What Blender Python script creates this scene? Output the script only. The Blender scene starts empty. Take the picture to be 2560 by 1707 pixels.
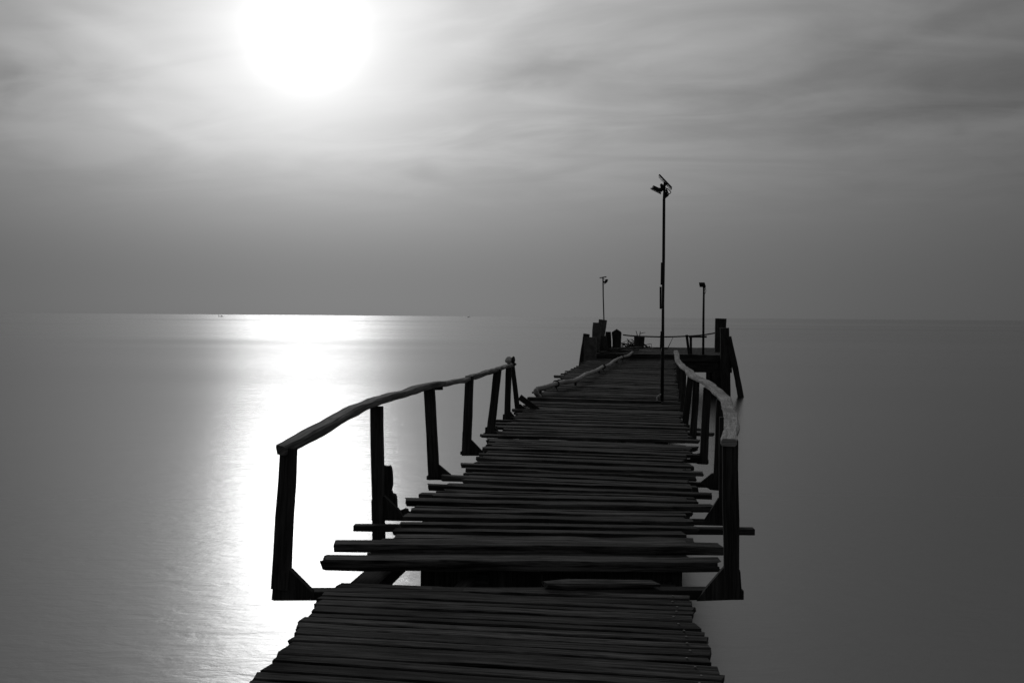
import bpy, bmesh, math, random
from mathutils import Vector, Matrix, noise

random.seed(7)
C = bpy.context.scene.collection

# ------------------------------------------------------------------ camera
F = 2347.0                       # focal length in photo pixels (2560 px wide), 33 mm on a 36 mm sensor
CXP, CYP = 1280.0, 853.5
ZC = 3.0                         # camera height over the water
ROLL = 0.0076
Zc_ = Vector((ROLL, 1.0, 62.0 / F)).normalized()               # world up in camera axes
Yc_ = Vector((380.0, 62.0 - ROLL * 380.0, -F)).normalized()    # direction of the pier in camera axes
Xc_ = Yc_.cross(Zc_).normalized()
Yc_ = Zc_.cross(Xc_).normalized()
R = Matrix((Xc_, Yc_, Zc_))                                    # camera axes -> world
cam_data = bpy.data.cameras.new('camera')
cam_data.sensor_width = 36.0
cam_data.lens = F * 36.0 / 2560.0
cam_data.clip_start = 0.05
cam_data.clip_end = 120000
cam = bpy.data.objects.new('camera', cam_data)
C.objects.link(cam)
CAM = Vector((0, 0, ZC))
cam.matrix_world = Matrix.Translation(CAM) @ R.to_4x4()
bpy.context.scene.camera = cam

def ray(px, py):
    return (R @ Vector((px - CXP, -(py - CYP), -F))).normalized()
def atz(px, py, z):
    d = ray(px, py)
    return CAM + d * ((z - ZC) / d.z)
def aty(px, py, y):
    d = ray(px, py)
    return CAM + d * (y / d.y)
FWD = R @ Vector((0, 0, -1))
def mpp(p):                      # metres covered by one photo pixel at point p
    return (Vector(p) - CAM).dot(FWD) / F

# ------------------------------------------------------------------ view
sc = bpy.context.scene
sc.view_settings.view_transform = 'Standard'
sc.view_settings.look = 'None'
sc.view_settings.exposure = -1.3
sc.view_settings.gamma = 1.0
sc.render.engine = 'CYCLES'
sc.cycles.use_denoising = True
sc.cycles.max_bounces = 6
sc.cycles.sample_clamp_indirect = 4.0

# ------------------------------------------------------------------ node helper
class NT:
    def __init__(s, nt): s.nt = nt
    def n(s, typ, **kw):
        nd = s.nt.nodes.new(typ)
        for k, v in kw.items(): setattr(nd, k, v)
        return nd
    def put(s, sock, v):
        if isinstance(v, bpy.types.NodeSocket): s.nt.links.new(v, sock)
        elif v is not None: sock.default_value = v
    def m(s, op, a, b=None, c=None, clamp=False):
        nd = s.n('ShaderNodeMath', operation=op); nd.use_clamp = clamp
        s.put(nd.inputs[0], a)
        if b is not None: s.put(nd.inputs[1], b)
        if c is not None: s.put(nd.inputs[2], c)
        return nd.outputs[0]
    def vm(s, op, a, b=None):
        nd = s.n('ShaderNodeVectorMath', operation=op)
        s.put(nd.inputs[0], a)
        if b is not None: s.put(nd.inputs[1], b)
        return nd.outputs['Value'] if op in ('DOT_PRODUCT', 'LENGTH') else nd.outputs[0]
    def ramp(s, fac, stops, interp='LINEAR'):
        nd = s.n('ShaderNodeValToRGB'); cr = nd.color_ramp; cr.interpolation = interp
        while len(cr.elements) < len(stops): cr.elements.new(0.5)
        for e, (p, v) in zip(cr.elements, stops):
            e.position = p; e.color = (v, v, v, 1)
        s.put(nd.inputs[0], fac)
        return nd.outputs[0]
    def sm(s, v, a, b, lo=0.0, hi=1.0):
        nd = s.n('ShaderNodeMapRange', interpolation_type='SMOOTHSTEP')
        s.put(nd.inputs[0], v); nd.inputs[1].default_value = a; nd.inputs[2].default_value = b
        nd.inputs[3].default_value = lo; nd.inputs[4].default_value = hi
        return nd.outputs[0]
    def noise(s, vec, scale, detail=3, rough=0.5, dist=0.0):
        nd = s.n('ShaderNodeTexNoise'); s.put(nd.inputs['Vector'], vec)
        nd.inputs['Scale'].default_value = scale; nd.inputs['Detail'].default_value = detail
        nd.inputs['Roughness'].default_value = rough; nd.inputs['Distortion'].default_value = dist
        return nd.outputs[0]
    def mapping(s, vec, scale=(1, 1, 1), rot=(0, 0, 0), loc=(0, 0, 0)):
        nd = s.n('ShaderNodeMapping'); s.put(nd.inputs[0], vec)
        nd.inputs['Scale'].default_value = scale; nd.inputs['Rotation'].default_value = rot
        nd.inputs['Location'].default_value = loc
        return nd.outputs[0]

# ------------------------------------------------------------------ sky and sun
SUN = ray(765, 86)
SUN_EL = math.asin(SUN.z)
SUN_AZ = math.atan2(SUN.x, SUN.y)           # clockwise from +Y
MID = ray(1130, 330)
world = bpy.data.worlds.new('World'); sc.world = world
world.use_nodes = True
w = NT(world.node_tree)
world.node_tree.nodes.clear()
tc = w.n('ShaderNodeTexCoord').outputs['Generated']
dirn = w.vm('NORMALIZE', tc)
sep = w.n('ShaderNodeSeparateXYZ'); w.put(sep.inputs[0], dirn)
zz = w.m('MAXIMUM', sep.outputs[2], 0.0)
angS = w.m('MULTIPLY', w.m('ARCCOSINE', w.m('MINIMUM', w.vm('DOT_PRODUCT', dirn, tuple(SUN)), 1.0)), 57.2958)
angM = w.m('MULTIPLY', w.m('ARCCOSINE', w.m('MINIMUM', w.vm('DOT_PRODUCT', dirn, tuple(MID)), 1.0)), 57.2958)
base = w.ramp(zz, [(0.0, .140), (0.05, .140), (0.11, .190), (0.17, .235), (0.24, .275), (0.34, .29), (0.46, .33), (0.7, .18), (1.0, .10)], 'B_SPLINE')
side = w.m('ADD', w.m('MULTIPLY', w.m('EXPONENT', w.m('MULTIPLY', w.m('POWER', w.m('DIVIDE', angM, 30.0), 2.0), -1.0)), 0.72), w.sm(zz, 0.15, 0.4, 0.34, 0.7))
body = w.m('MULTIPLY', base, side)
core = w.m('MULTIPLY', w.m('EXPONENT', w.m('MULTIPLY', w.m('POWER', w.m('DIVIDE', angS, 2.3), 2.0), -1.0)), 0.6)
broad = w.m('MULTIPLY', w.m('EXPONENT', w.m('DIVIDE', angS, -8.0)), 0.92)
broad = w.m('MULTIPLY', broad, w.sm(zz, 0.02, 0.21, 0.03, 1.0))
broad = w.m('MULTIPLY', broad, w.sm(angS, 25, 70, 1.0, 0.1))
# thin cloud sheet: direction projected on a high plane, drawn out into streaks
hz = w.m('ADD', zz, 0.16)
cmb = w.n('ShaderNodeCombineXYZ')
w.put(cmb.inputs[0], w.m('DIVIDE', sep.outputs[0], hz)); w.put(cmb.inputs[1], w.m('DIVIDE', sep.outputs[1], hz))
cl1 = w.noise(w.mapping(cmb.outputs[0], (0.7, 1.0, 1), (0, 0, 0.6), (3.3, 1.0, 0)), 1.3, 6, 0.52, 1.0)
cl2 = w.noise(w.mapping(cmb.outputs[0], (0.9, 1.9, 1), (0, 0, 0.5), (7.7, 4.0, 2)), 2.0, 5, 0.5, 1.6)
cl = w.m('ADD', w.m('MULTIPLY', cl1, 0.62), w.m('MULTIPLY', cl2, 0.38))
cl = w.sm(cl, 0.34, 0.66, -0.5, 0.5)
amp = w.sm(zz, 0.07, 0.20, 0.0, 0.30)
amp = w.m('MULTIPLY', amp, w.sm(angS, 3.0, 13.0, 0.25, 1.0))
cf = w.m('ADD', w.m('MULTIPLY', cl, amp), 1.0)
# single thicker and thinner patches of the cloud sheet, each in its own direction of the sky
warp = w.m('SUBTRACT', w.noise(w.mapping(dirn, (9, 9, 22)), 1.0, 5, 0.55, 0.6), 0.5)
warp2 = w.m('SUBTRACT', w.noise(w.mapping(dirn, (6, 6, 16), (0, 0, 0), (4, 2, 1)), 1.0, 5, 0.55, 0.4), 0.5)
for (px_, py_, aw, ah, rot_, amt_) in ((1315, 190, 2.6, 1.0, .10, -.17), (1520, 140, 6.0, .55, .16, -.10), (1760, 115, 6.0, .5, .17, .09), (1960, 215, 7.0, 1.2, .08, -.13),
                                       (2380, 260, 7.0, 1.6, .05, -.13), (1560, 190, 3.0, 1.0, .1, -.07), (1055, 432, 1.0, .6, .2, -.09), (330, 250, 5.0, 1.0, -.3, .12),
                                       (200, 60, 7.0, .7, -.35, .10), (110, 200, 6.0, 1.5, -.2, -.10), (2520, 20, 9.0, 6.0, 0, -.26), (20, 20, 7, 5, 0, -.16),
                                       (1250, 60, 5, 1.2, .5, .10), (420, 330, 4, .5, -.35, .10), (1150, 250, 4.0, .6, .1, .06), (2250, 100, 6, .8, .25, -.10)):
    c0 = ray(px_, py_); r0 = c0.cross(Vector((0, 0, 1))).normalized(); u0 = r0.cross(c0)
    r1 = r0 * math.cos(rot_) + u0 * math.sin(rot_); u1 = u0 * math.cos(rot_) - r0 * math.sin(rot_)
    ka, kb = math.sin(math.radians(aw)), math.sin(math.radians(ah))
    xx_ = w.m('DIVIDE', w.m('ADD', w.vm('DOT_PRODUCT', dirn, tuple(r1)), w.m('MULTIPLY', warp2, ka * 1.6)), ka)
    yy_ = w.m('DIVIDE', w.m('ADD', w.vm('DOT_PRODUCT', dirn, tuple(u1)), w.m('MULTIPLY', warp, kb * 2.6)), kb)
    e_ = w.m('EXPONENT', w.m('MULTIPLY', w.m('ADD', w.m('MULTIPLY', xx_, xx_), w.m('MULTIPLY', yy_, yy_)), -1.0))
    e_ = w.m('MULTIPLY', e_, w.sm(w.vm('DOT_PRODUCT', dirn, tuple(c0)), 0.2, 0.6, 0, 1))
    cf = w.m('ADD', cf, w.m('MULTIPLY', e_, amt_))
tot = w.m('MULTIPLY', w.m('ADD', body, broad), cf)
back = w.sm(w.vm('DOT_PRODUCT', dirn, tuple(Vector((FWD.x, FWD.y, 0)).normalized())), -0.3, 0.75, 0.45, 1.0)
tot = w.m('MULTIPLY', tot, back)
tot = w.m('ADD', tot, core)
sky = w.n('ShaderNodeTexSky', sky_type='NISHITA')
sky.sun_disc = False; sky.sun_elevation = SUN_EL; sky.sun_rotation = SUN_AZ
bw = w.n('ShaderNodeRGBToBW'); w.put(bw.inputs[0], sky.outputs[0])
tot = w.m('ADD', tot, w.m('MULTIPLY', bw.outputs[0], 0.002))
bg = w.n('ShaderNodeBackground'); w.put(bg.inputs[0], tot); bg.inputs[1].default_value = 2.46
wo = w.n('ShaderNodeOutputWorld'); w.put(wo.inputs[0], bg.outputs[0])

sun_d = bpy.data.lights.new('sun', 'SUN'); sun_d.energy = 0.58; sun_d.angle = math.radians(9)
sun_o = bpy.data.objects.new('sun', sun_d); C.objects.link(sun_o)
sun_o.rotation_euler = (-SUN).to_track_quat('-Z', 'Y').to_euler()
sun_o.location = SUN * 60

# ------------------------------------------------------------------ materials
def mat(name, build):
    m = bpy.data.materials.new(name); m.use_nodes = True
    t = NT(m.node_tree); m.node_tree.nodes.clear()
    p = t.n('ShaderNodeBsdfPrincipled'); o = t.n('ShaderNodeOutputMaterial')
    t.nt.links.new(p.outputs[0], o.inputs[0])
    build(t, p)
    return m

def wood(name, lo, hi, rough=0.75, grain=1.0, cross=False, spec=0.25, bumpd=0.004, iv=(.75, .42)):
    def b(t, p):
        uv = t.n('ShaderNodeUVMap').outputs[0]
        isl = t.n('ShaderNodeNewGeometry').outputs['Random Per Island']
        off = t.n('ShaderNodeCombineXYZ'); t.put(off.inputs[2], t.m('MULTIPLY', isl, 40.0))
        v = t.vm('ADD', uv, off.outputs[0])
        g1 = t.noise(t.mapping(v, (1.5, 34, 1)), 1.0, 6, 0.68, 0.3)          # long fibres
        g2 = t.noise(t.mapping(v, (6, 170, 1)), 1.0, 3, 0.6, 0.1)            # fine fibres
        blot = t.noise(t.mapping(v, (1.3, 5, 1)), 1.0, 4, 0.62, 0.4)          # stains
        vo = t.n('ShaderNodeTexVoronoi'); t.put(vo.inputs['Vector'], t.mapping(v, (2.6, 9, 1))); vo.inputs['Scale'].default_value = 1.0
        knot = t.sm(vo.outputs['Distance'], 0.05, 0.17, 0.30, 1.0)
        gg = t.m('ADD', t.m('MULTIPLY', g1, 0.6), t.m('MULTIPLY', g2, 0.4))
        if cross:
            g3 = t.noise(t.mapping(v, (11, 4, 1)), 1.0, 5, 0.6, 0.3)
            gg = t.m('ADD', t.m('MULTIPLY', gg, 0.78), t.m('MULTIPLY', g3, 0.22))
        f = t.m('MULTIPLY', t.sm(gg, 0.38, 0.63), t.sm(blot, 0.30, 0.60, 0.30, 1.0))
        f = t.m('MULTIPLY', f, knot)
        f = t.m('MULTIPLY', f, t.m('ADD', t.m('MULTIPLY', isl, iv[0]), iv[1]))
        col = t.m('MINIMUM', t.m('ADD', t.m('MULTIPLY', f, hi - lo), lo), 0.85)
        t.put(p.inputs['Base Color'], col)
        t.put(p.inputs['Roughness'], t.m('ADD', t.m('MULTIPLY', g1, 0.2), rough - 0.1))
        p.inputs['Specular IOR Level'].default_value = spec
        bp = t.n('ShaderNodeBump'); bp.inputs['Strength'].default_value = 0.75 * grain
        bp.inputs['Distance'].default_value = bumpd
        t.put(bp.inputs['Height'], t.m('MULTIPLY', gg, knot)); t.put(p.inputs['Normal'], bp.outputs[0])
    return mat(name, b)

M_DECK = wood('deck_wood', 0.004, 0.235, 0.8, 1.8, spec=0.08)
M_TIMBER = wood('dark_timber', 0.025, 0.12, 0.85, 1.0, spec=0.12)
M_RAIL = wood('grey_rail_wood', 0.06, 0.42, 0.8, 1.2, spec=0.2)
M_PALE = wood('bleached_rail_wood', 0.24, 0.85, 0.85, 1.0, cross=True, spec=0.15, bumpd=0.004, iv=(.1, .85))
M_BAMBOO = wood('bamboo', 0.22, 0.62, 0.6, 0.5, spec=0.3)

def plain(name, lo, hi, scale=8, rough=0.8, spec=0.2, metallic=0.0):
    def b(t, p):
        co = t.n('ShaderNodeTexCoord').outputs['Object']
        n1 = t.noise(co, scale, 6, 0.65); n2 = t.noise(co, scale * 7, 3, 0.6)
        f = t.sm(t.m('ADD', t.m('MULTIPLY', n1, .7), t.m('MULTIPLY', n2, .3)), 0.34, 0.66)
        t.put(p.inputs['Base Color'], t.m('ADD', t.m('MULTIPLY', f, hi - lo), lo))
        p.inputs['Roughness'].default_value = rough; p.inputs['Specular IOR Level'].default_value = spec
        p.inputs['Metallic'].default_value = metallic
        bp = t.n('ShaderNodeBump'); bp.inputs['Strength'].default_value = 0.5; bp.inputs['Distance'].default_value = 0.01
        t.put(bp.inputs['Height'], n1); t.put(p.inputs['Normal'], bp.outputs[0])
    return mat(name, b)
M_CONC = plain('weathered_concrete', 0.08, 0.19, 4)
M_METAL = plain('dark_painted_metal', 0.012, 0.035, 12, 0.55, 0.3)
M_STEEL = plain('aluminium', 0.35, 0.6, 20, 0.4, 0.5)
M_GLASS = plain('lamp_glass', 0.75, 0.9, 20, 0.2, 0.5)
M_PANEL = plain('solar_cell', 0.02, 0.04, 30, 0.3, 0.5)
M_ROPE = plain('dark_rope', 0.015, 0.04, 60, 0.9)
M_TWIG = plain('dry_twig', 0.02, 0.05, 30, 0.9)
M_CLOTH = plain('pale_cloth', 0.5, 0.95, 28, 0.9)
M_DARKCLOTH = plain('dark_cloth', 0.015, 0.05, 28, 0.9)
M_HULL = plain('boat_paint', 0.05, 0.1, 0.5, 0.7)
M_NAIL = plain('nail_steel', 0.10, 0.22, 60, 0.4, 0.6)

def water(t, p):
    geo = t.n('ShaderNodeNewGeometry').outputs['Position']
    mp = t.mapping(geo, (1, 1, 1), (0, 0, math.atan2(FWD.x, FWD.y)))
    patch = t.noise(t.mapping(mp, (0.010, 0.030, 1)), 1.0, 4, 0.55, 0.3)
    band = t.noise(t.mapping(mp, (0.0006, 0.011, 1), (0, 0, 0), (5.0, 3.7, 2.0)), 1.0, 4, 0.55, 0.2)
    r = t.m('ADD', t.m('MULTIPLY', patch, 0.08), t.sm(band, .36, .64, 0.0, .07))
    sy = t.n('ShaderNodeSeparateXYZ'); t.put(sy.inputs[0], mp)
    yw = t.m('ADD', sy.outputs[1], t.m('MULTIPLY', t.m('SUBTRACT', t.noise(t.mapping(mp, (0.004, 0.004, 1)), 1.0, 3), 0.5), 30.0))
    slick = t.m('MULTIPLY', t.sm(yw, 85, 118), t.sm(yw, 170, 135))        # a smooth slick lying across the bay
    calm = t.sm(yw, 25, 260)                                             # choppier open water beyond it
    r = t.m('ADD', r, t.m('SUBTRACT', t.m('MULTIPLY', calm, 0.045), t.m('ADD', t.m('MULTIPLY', slick, 0.006), t.m('MULTIPLY', t.m('MULTIPLY', t.sm(yw, 430, 470), t.sm(yw, 640, 540)), 0.06))))
    r = t.m('ADD', r, t.sm(yw, 30, 5, 0.0, 0.085))
    t.put(p.inputs['Roughness'], t.m('ADD', r, 0.152))
    p.inputs['Base Color'].default_value = (0.012, 0.012, 0.012, 1)
    p.inputs['IOR'].default_value = 2.3
    p.inputs['Specular IOR Level'].default_value = 0.5
    rip = t.noise(t.mapping(mp, (2.2, 5.0, 1)), 1.0, 5, 0.62, 0.4)
    swell = t.noise(t.mapping(mp, (0.22, 0.75, 1)), 1.0, 4, 0.55, 0.2)
    bp = t.n('ShaderNodeBump'); bp.inputs['Strength'].default_value = 0.13; bp.inputs['Distance'].default_value = 0.05
    t.put(bp.inputs['Height'], rip)
    bp2 = t.n('ShaderNodeBump'); bp2.inputs['Strength'].default_value = 0.12; bp2.inputs['Distance'].default_value = 0.08
    t.put(bp2.inputs['Height'], swell); t.put(bp2.inputs['Normal'], bp.outputs[0])
    t.put(p.inputs['Normal'], bp2.outputs[0])
M_WATER = mat('sea_water', water)

# ------------------------------------------------------------------ mesh helpers
def newbm():
    bm = bmesh.new(); bm.loops.layers.uv.new('UVMap'); return bm

def finish(name, bm, material, parent=None, smooth=False):
    bmesh.ops.recalc_face_normals(bm, faces=bm.faces)
    me = bpy.data.meshes.new(name); bm.to_mesh(me); bm.free()
    for mm in (material if isinstance(material, (list, tuple)) else [material]): me.materials.append(mm)
    if smooth:
        for pl in me.polygons: pl.use_smooth = True
    o = bpy.data.objects.new(name, me); C.objects.link(o)
    if parent is not None:
        o.parent = parent
        base = Vector((0, 0, 0)); q = parent
        while q is not None: base += q.location; q = q.parent
        me.transform(Matrix.Translation(-base))
    return o

def tag(o, label=None, cat=None, group=None, kind=None):
    if label: o['label'] = label
    if cat: o['category'] = cat
    if group: o['group'] = group
    if kind: o['kind'] = kind
    return o

def empty(name, loc, label, cat, group=None):
    o = bpy.data.objects.new(name, None); C.objects.link(o); o.location = loc
    o.empty_display_size = 0.2
    return tag(o, label, cat, group)

def ribbon(bm, pts, wd, th, up=(0, 0, 1), step=0.25, jit=0.004, bev=0.007, rag=0.0, skew=(0, 0), resample=True, mi=0, wob=0.0):
    """A timber swept along pts: wd across, th thick (numbers or one value per point), up gives the thickness side."""
    pts = [Vector(p) for p in pts]
    n = len(pts)
    W = list(wd) if isinstance(wd, (list, tuple)) else [wd] * n
    T = list(th) if isinstance(th, (list, tuple)) else [th] * n
    P, PW, PT = [], [], []
    for i in range(n - 1):
        k = max(1, int((pts[i + 1] - pts[i]).length / step)) if resample else 1
        for j in range(k):
            f = j / k
            P.append(pts[i].lerp(pts[i + 1], f)); PW.append(W[i] * (1 - f) + W[i + 1] * f); PT.append(T[i] * (1 - f) + T[i + 1] * f)
    P.append(pts[-1]); PW.append(W[-1]); PT.append(T[-1])
    upv = Vector(up).normalized()
    uvl = bm.loops.layers.uv.active
    u0, v0 = random.uniform(0, 50), random.uniform(0, 50)
    sd = random.uniform(0, 500)
    rings, L, us = [], 0.0, []
    m = len(P)
    for i, p in enumerate(P):
        d = (P[min(i + 1, m - 1)] - P[max(i - 1, 0)]).normalized()
        s = d.cross(upv).normalized(); u = s.cross(d).normalized()
        a, b = PW[i] / 2, PT[i] / 2
        c = min(bev, a * 0.6, b * 0.6)
        prof = [(-a + c, -b), (a - c, -b), (a, -b + c), (a, b - c), (a - c, b), (-a + c, b), (-a, b - c), (-a, -b + c)]
        if i: L += (P[i] - P[i - 1]).length
        us.append(L)
        ring = []
        cx = wob * noise.noise(Vector((L * 0.8, sd, 1.3))); cy = wob * 0.6 * noise.noise(Vector((L * 0.7, sd, 9.3)))
        for k, (x, y) in enumerate(prof):
            g = k // 2
            jx = jit * noise.noise(Vector((L * 3.1, sd + g * 7.7, 0.0))) * 2 + cx
            jy = jit * noise.noise(Vector((L * 2.3, sd + g * 3.1, 5.0))) * 2 + cy
            e = Vector((0, 0, 0))
            if i == 0: e = -d * (random.uniform(0, rag) - skew[0] * x)
            if i == m - 1: e = d * (random.uniform(0, rag) + skew[1] * x)
            ring.append(bm.verts.new(p + s * (x + jx) + u * (y + jy) + e))
        rings.append(ring)
    per = [0]
    a, b = PW[0] / 2, PT[0] / 2
    ed = [2 * a, bev, 2 * b, bev, 2 * a, bev, 2 * b, bev]
    for e in ed: per.append(per[-1] + e)
    for i in range(m - 1):
        for k in range(8):
            f = bm.faces.new((rings[i][k], rings[i][(k + 1) % 8], rings[i + 1][(k + 1) % 8], rings[i + 1][k]))
            f.material_index = mi
            for lp, (uu, vv) in zip(f.loops, ((us[i], per[k]), (us[i], per[k + 1]), (us[i + 1], per[k + 1]), (us[i + 1], per[k]))):
                lp[uvl].uv = (uu + u0, vv + v0)
    for ring, sgn in ((rings[0], 1), (rings[-1], -1)):
        f = bm.faces.new(ring if sgn < 0 else list(reversed(ring))); f.material_index = mi
        for lp in f.loops: lp[uvl].uv = (lp.vert.co.x * 0.2 + u0, (lp.vert.co.z + lp.vert.co.y) + v0)

def tube(bm, pts, rad, sides=10, jit=0.0, caps=True, mi=0):
    pts = [Vector(p) for p in pts]
    Rr = list(rad) if isinstance(rad, (list, tuple)) else [rad] * len(pts)
    uvl = bm.loops.layers.uv.active
    rings, L, us = [], 0, []
    n = len(pts); ref = Vector((0, 0, 1))
    d0 = (pts[1] - pts[0]).normalized()
    if abs(d0.z) > 0.9: ref = Vector((0, 1, 0))
    u0 = random.uniform(0, 30); sd = random.uniform(0, 99)
    for i, p in enumerate(pts):
        d = (pts[min(i + 1, n - 1)] - pts[max(i - 1, 0)]).normalized()
        s = d.cross(ref).normalized(); u = s.cross(d)
        if i: L += (p - pts[i - 1]).length
        us.append(L)
        rings.append([bm.verts.new(p + (s * math.cos(a) + u * math.sin(a)) * Rr[i] * (1 + jit * noise.noise(Vector((L * 2, sd, a)))))
                      for a in [2 * math.pi * k / sides for k in range(sides)]])
    for i in range(n - 1):
        for k in range(sides):
            f = bm.faces.new((rings[i][k], rings[i][(k + 1) % sides], rings[i + 1][(k + 1) % sides], rings[i + 1][k]))
            f.smooth = True; f.material_index = mi
            vv = 2 * math.pi * Rr[0] / sides
            for lp, (uu, v) in zip(f.loops, ((us[i], k), (us[i], k + 1), (us[i + 1], k + 1), (us[i + 1], k))):
                lp[uvl].uv = (uu + u0, v * vv)
    if caps:
        for r in (rings[0], rings[-1]):
            f = bm.faces.new(r); f.material_index = mi

def smoothpts(pts, k=6):
    pts = [Vector(p) for p in pts]; out = []
    for i in range(len(pts) - 1):
        p0, p1, p2, p3 = pts[max(i - 1, 0)], pts[i], pts[i + 1], pts[min(i + 2, len(pts) - 1)]
        for j in range(k):
            t = j / k
            out.append(0.5 * ((2 * p1) + (p2 - p0) * t + (2 * p0 - 5 * p1 + 4 * p2 - p3) * t * t + (3 * p1 - p0 - 3 * p2 + p3) * t ** 3))
    out.append(pts[-1]); return out

def poly_prism(bm, pts2, depth, jit=0.0, mi=0):
    """pts2: list of world points in one vertical plane (y const); extruded by depth along +y."""
    a = [bm.verts.new(Vector(p) + Vector((0, random.uniform(-jit, jit), 0))) for p in pts2]
    b = [bm.verts.new(Vector(p) + Vector((0, depth + random.uniform(-jit, jit), 0))) for p in pts2]
    n = len(a); uvl = bm.loops.layers.uv.active
    fs = [bm.faces.new(a), bm.faces.new(list(reversed(b)))]
    for i in range(n): fs.append(bm.faces.new((a[i], b[i], b[(i + 1) % n], a[(i + 1) % n])))
    o = random.uniform(0, 40)
    for f in fs:
        f.material_index = mi
        for lp in f.loops:
            c = lp.vert.co; lp[uvl].uv = (c.z + o, c.x + c.y + o)

# ------------------------------------------------------------------ sea
bm = newbm()
ys = [-60, -20, -8, 0, 6, 12, 20, 35, 60, 110, 200, 400, 900, 2000, 5000, 12000, 30000, 60000]
xs = [-60000, -12000, -2500, -500, -120, -40, -15, -5, 0, 5, 15, 40, 120, 500, 2500, 12000, 60000]
grid = [[bm.verts.new((x, y, 0)) for x in xs] for y in ys]
for i in range(len(ys) - 1):
    for j in range(len(xs) - 1):
        bm.faces.new((grid[i][j], grid[i][j + 1], grid[i + 1][j + 1], grid[i + 1][j]))
sea = finish('sea', bm, M_WATER)
tag(sea, 'smooth grey sea with the sun glaring on it out to the horizon', 'sea', kind='structure')

# ------------------------------------------------------------------ walkway
ZO = ZC - 1.70      # top of the cross beams and of the near boards
ZD = ZC - 1.62      # top of the raised boards
ZP = ZC - 1.43      # top of the landing platform

walk = empty('wooden_walkway', (0.4, 2.0, 0), 'long worn plank walkway with uneven gappy boards running out to the platform', 'walkway')

LE = [(918, 1380), (990, 1325), (1025, 1290), (1095, 1240), (1128, 1210), (1180, 1180), (1203, 1150), (1222, 1120), (1250, 1080),
      (1298, 1030), (1330, 1010), (1352, 985), (1390, 960), (1410, 940), (1440, 920), (1478, 899)]
RE = [(1712, 1380), (1718, 1330), (1722, 1275), (1716, 1230), (1718, 1190), (1710, 1160), (1712, 1130), (1716, 1100), (1706, 1070),
      (1700, 1040), (1696, 1000), (1687, 960), (1686, 920), (1684, 899)]
LEw = [atz(x, y, ZD) for x, y in LE]; REw = [atz(x, y, ZD) for x, y in RE]
def interp(tab, y):
    if y <= tab[0].y: return tab[0].x
    for a, b in zip(tab, tab[1:]):
        if y <= b.y: return a.x + (b.x - a.x) * (y - a.y) / (b.y - a.y)
    return tab[-1].x

# boards that reach out past the edge: (left px, py) (right px, py) of the top front edge, thickness, width, lift
LONG = [((808, 1399), (1790, 1404), .075, .155, .012, 'thick front board with worn rounded ends at the step'),
        ((831, 1360), (1799, 1367), .062, .15, .030, None),
        ((1013, 1250), (1781, 1267), .055, .15, .026, None),
        ((1070, 1212), (1777, 1235), .055, .10, .006, None),
        ((1105, 1189), (1741, 1216), .060, .10, .002, None),
        ((1164, 1171), (1737, 1191), .050, .11, .004, None),
        ((1153, 1160), (1756, 1181), .042, .12, .028, None),
        ((1193, 1145), (1727, 1165), .050, .12, .008, None),
        ((1208, 1120), (1712, 1138), .055, .12, .010, None),
        ((1220, 1099), (1738, 1118), .060, .18, .000, 'dark split board with a jagged right end'),
        ((1202, 1087), (1745, 1100), .042, .15, .030, None),
        ((1244, 1067), (1781, 1084), .042, .14, .010, None),
        ((1237, 1057), (1750, 1072), .042, .14, .022, None),
        ((1280, 1023), (1712, 1036), .045, .15, .012, None),
        ((1320, 993), (1650, 1002), .090, .17, .050, None),
        ((1386, 940), (1690, 951), .050, .20, .014, None)]
lines = []   # (y at x=left, y at x=right, left x, right x)
for (l, r, th, wd, lift, lab) in LONG:
    a, b = atz(l[0], l[1], ZD + lift), atz(r[0], r[1], ZD + lift)
    off = Vector((0, wd / 2, -th / 2))
    bm = newbm()
    rag = 0.02 if lab is None else 0.05
    mid = a.lerp(b, random.uniform(.3, .7)) + Vector((0, random.uniform(-.01, .01), random.uniform(-.006, .006)))
    ribbon(bm, [a + off, mid + off, b + off], [wd * random.uniform(.9, 1), wd, wd * random.uniform(.85, 1)], [th * .95, th, th * .92], jit=.005, bev=.008, rag=rag, skew=(random.uniform(-.2, .5), random.uniform(-.3, .4)), wob=.012)
    o = finish('plank', bm, M_DECK, walk)
    if lab: o['label'] = lab
    lines.append((a, b, wd))
def yat(line, x):
    a, b, _ = line
    return a.y + (b.y - a.y) * (x - a.x) / (b.x - a.x)

def deck_board(bm, xl, yl, xr, yr, wd, th, z, rag=.03, mi=0, wob=.007, jit=.0045):
    a = Vector((xl, yl + wd / 2, z - th / 2)); b = Vector((xr, yr + wd / 2, z - th / 2))
    m_ = a.lerp(b, random.uniform(.35, .65)) + Vector((0, random.uniform(-.006, .006), random.uniform(-.006, .005)))
    ribbon(bm, [a, m_, b], [wd * random.uniform(.93, 1), wd * random.uniform(.95, 1), wd * random.uniform(.93, 1)], th, step=.3, jit=jit, bev=.006, rag=rag,
           skew=(random.uniform(-.3, .3), random.uniform(-.3, .3)), wob=wob, mi=mi)

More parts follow.
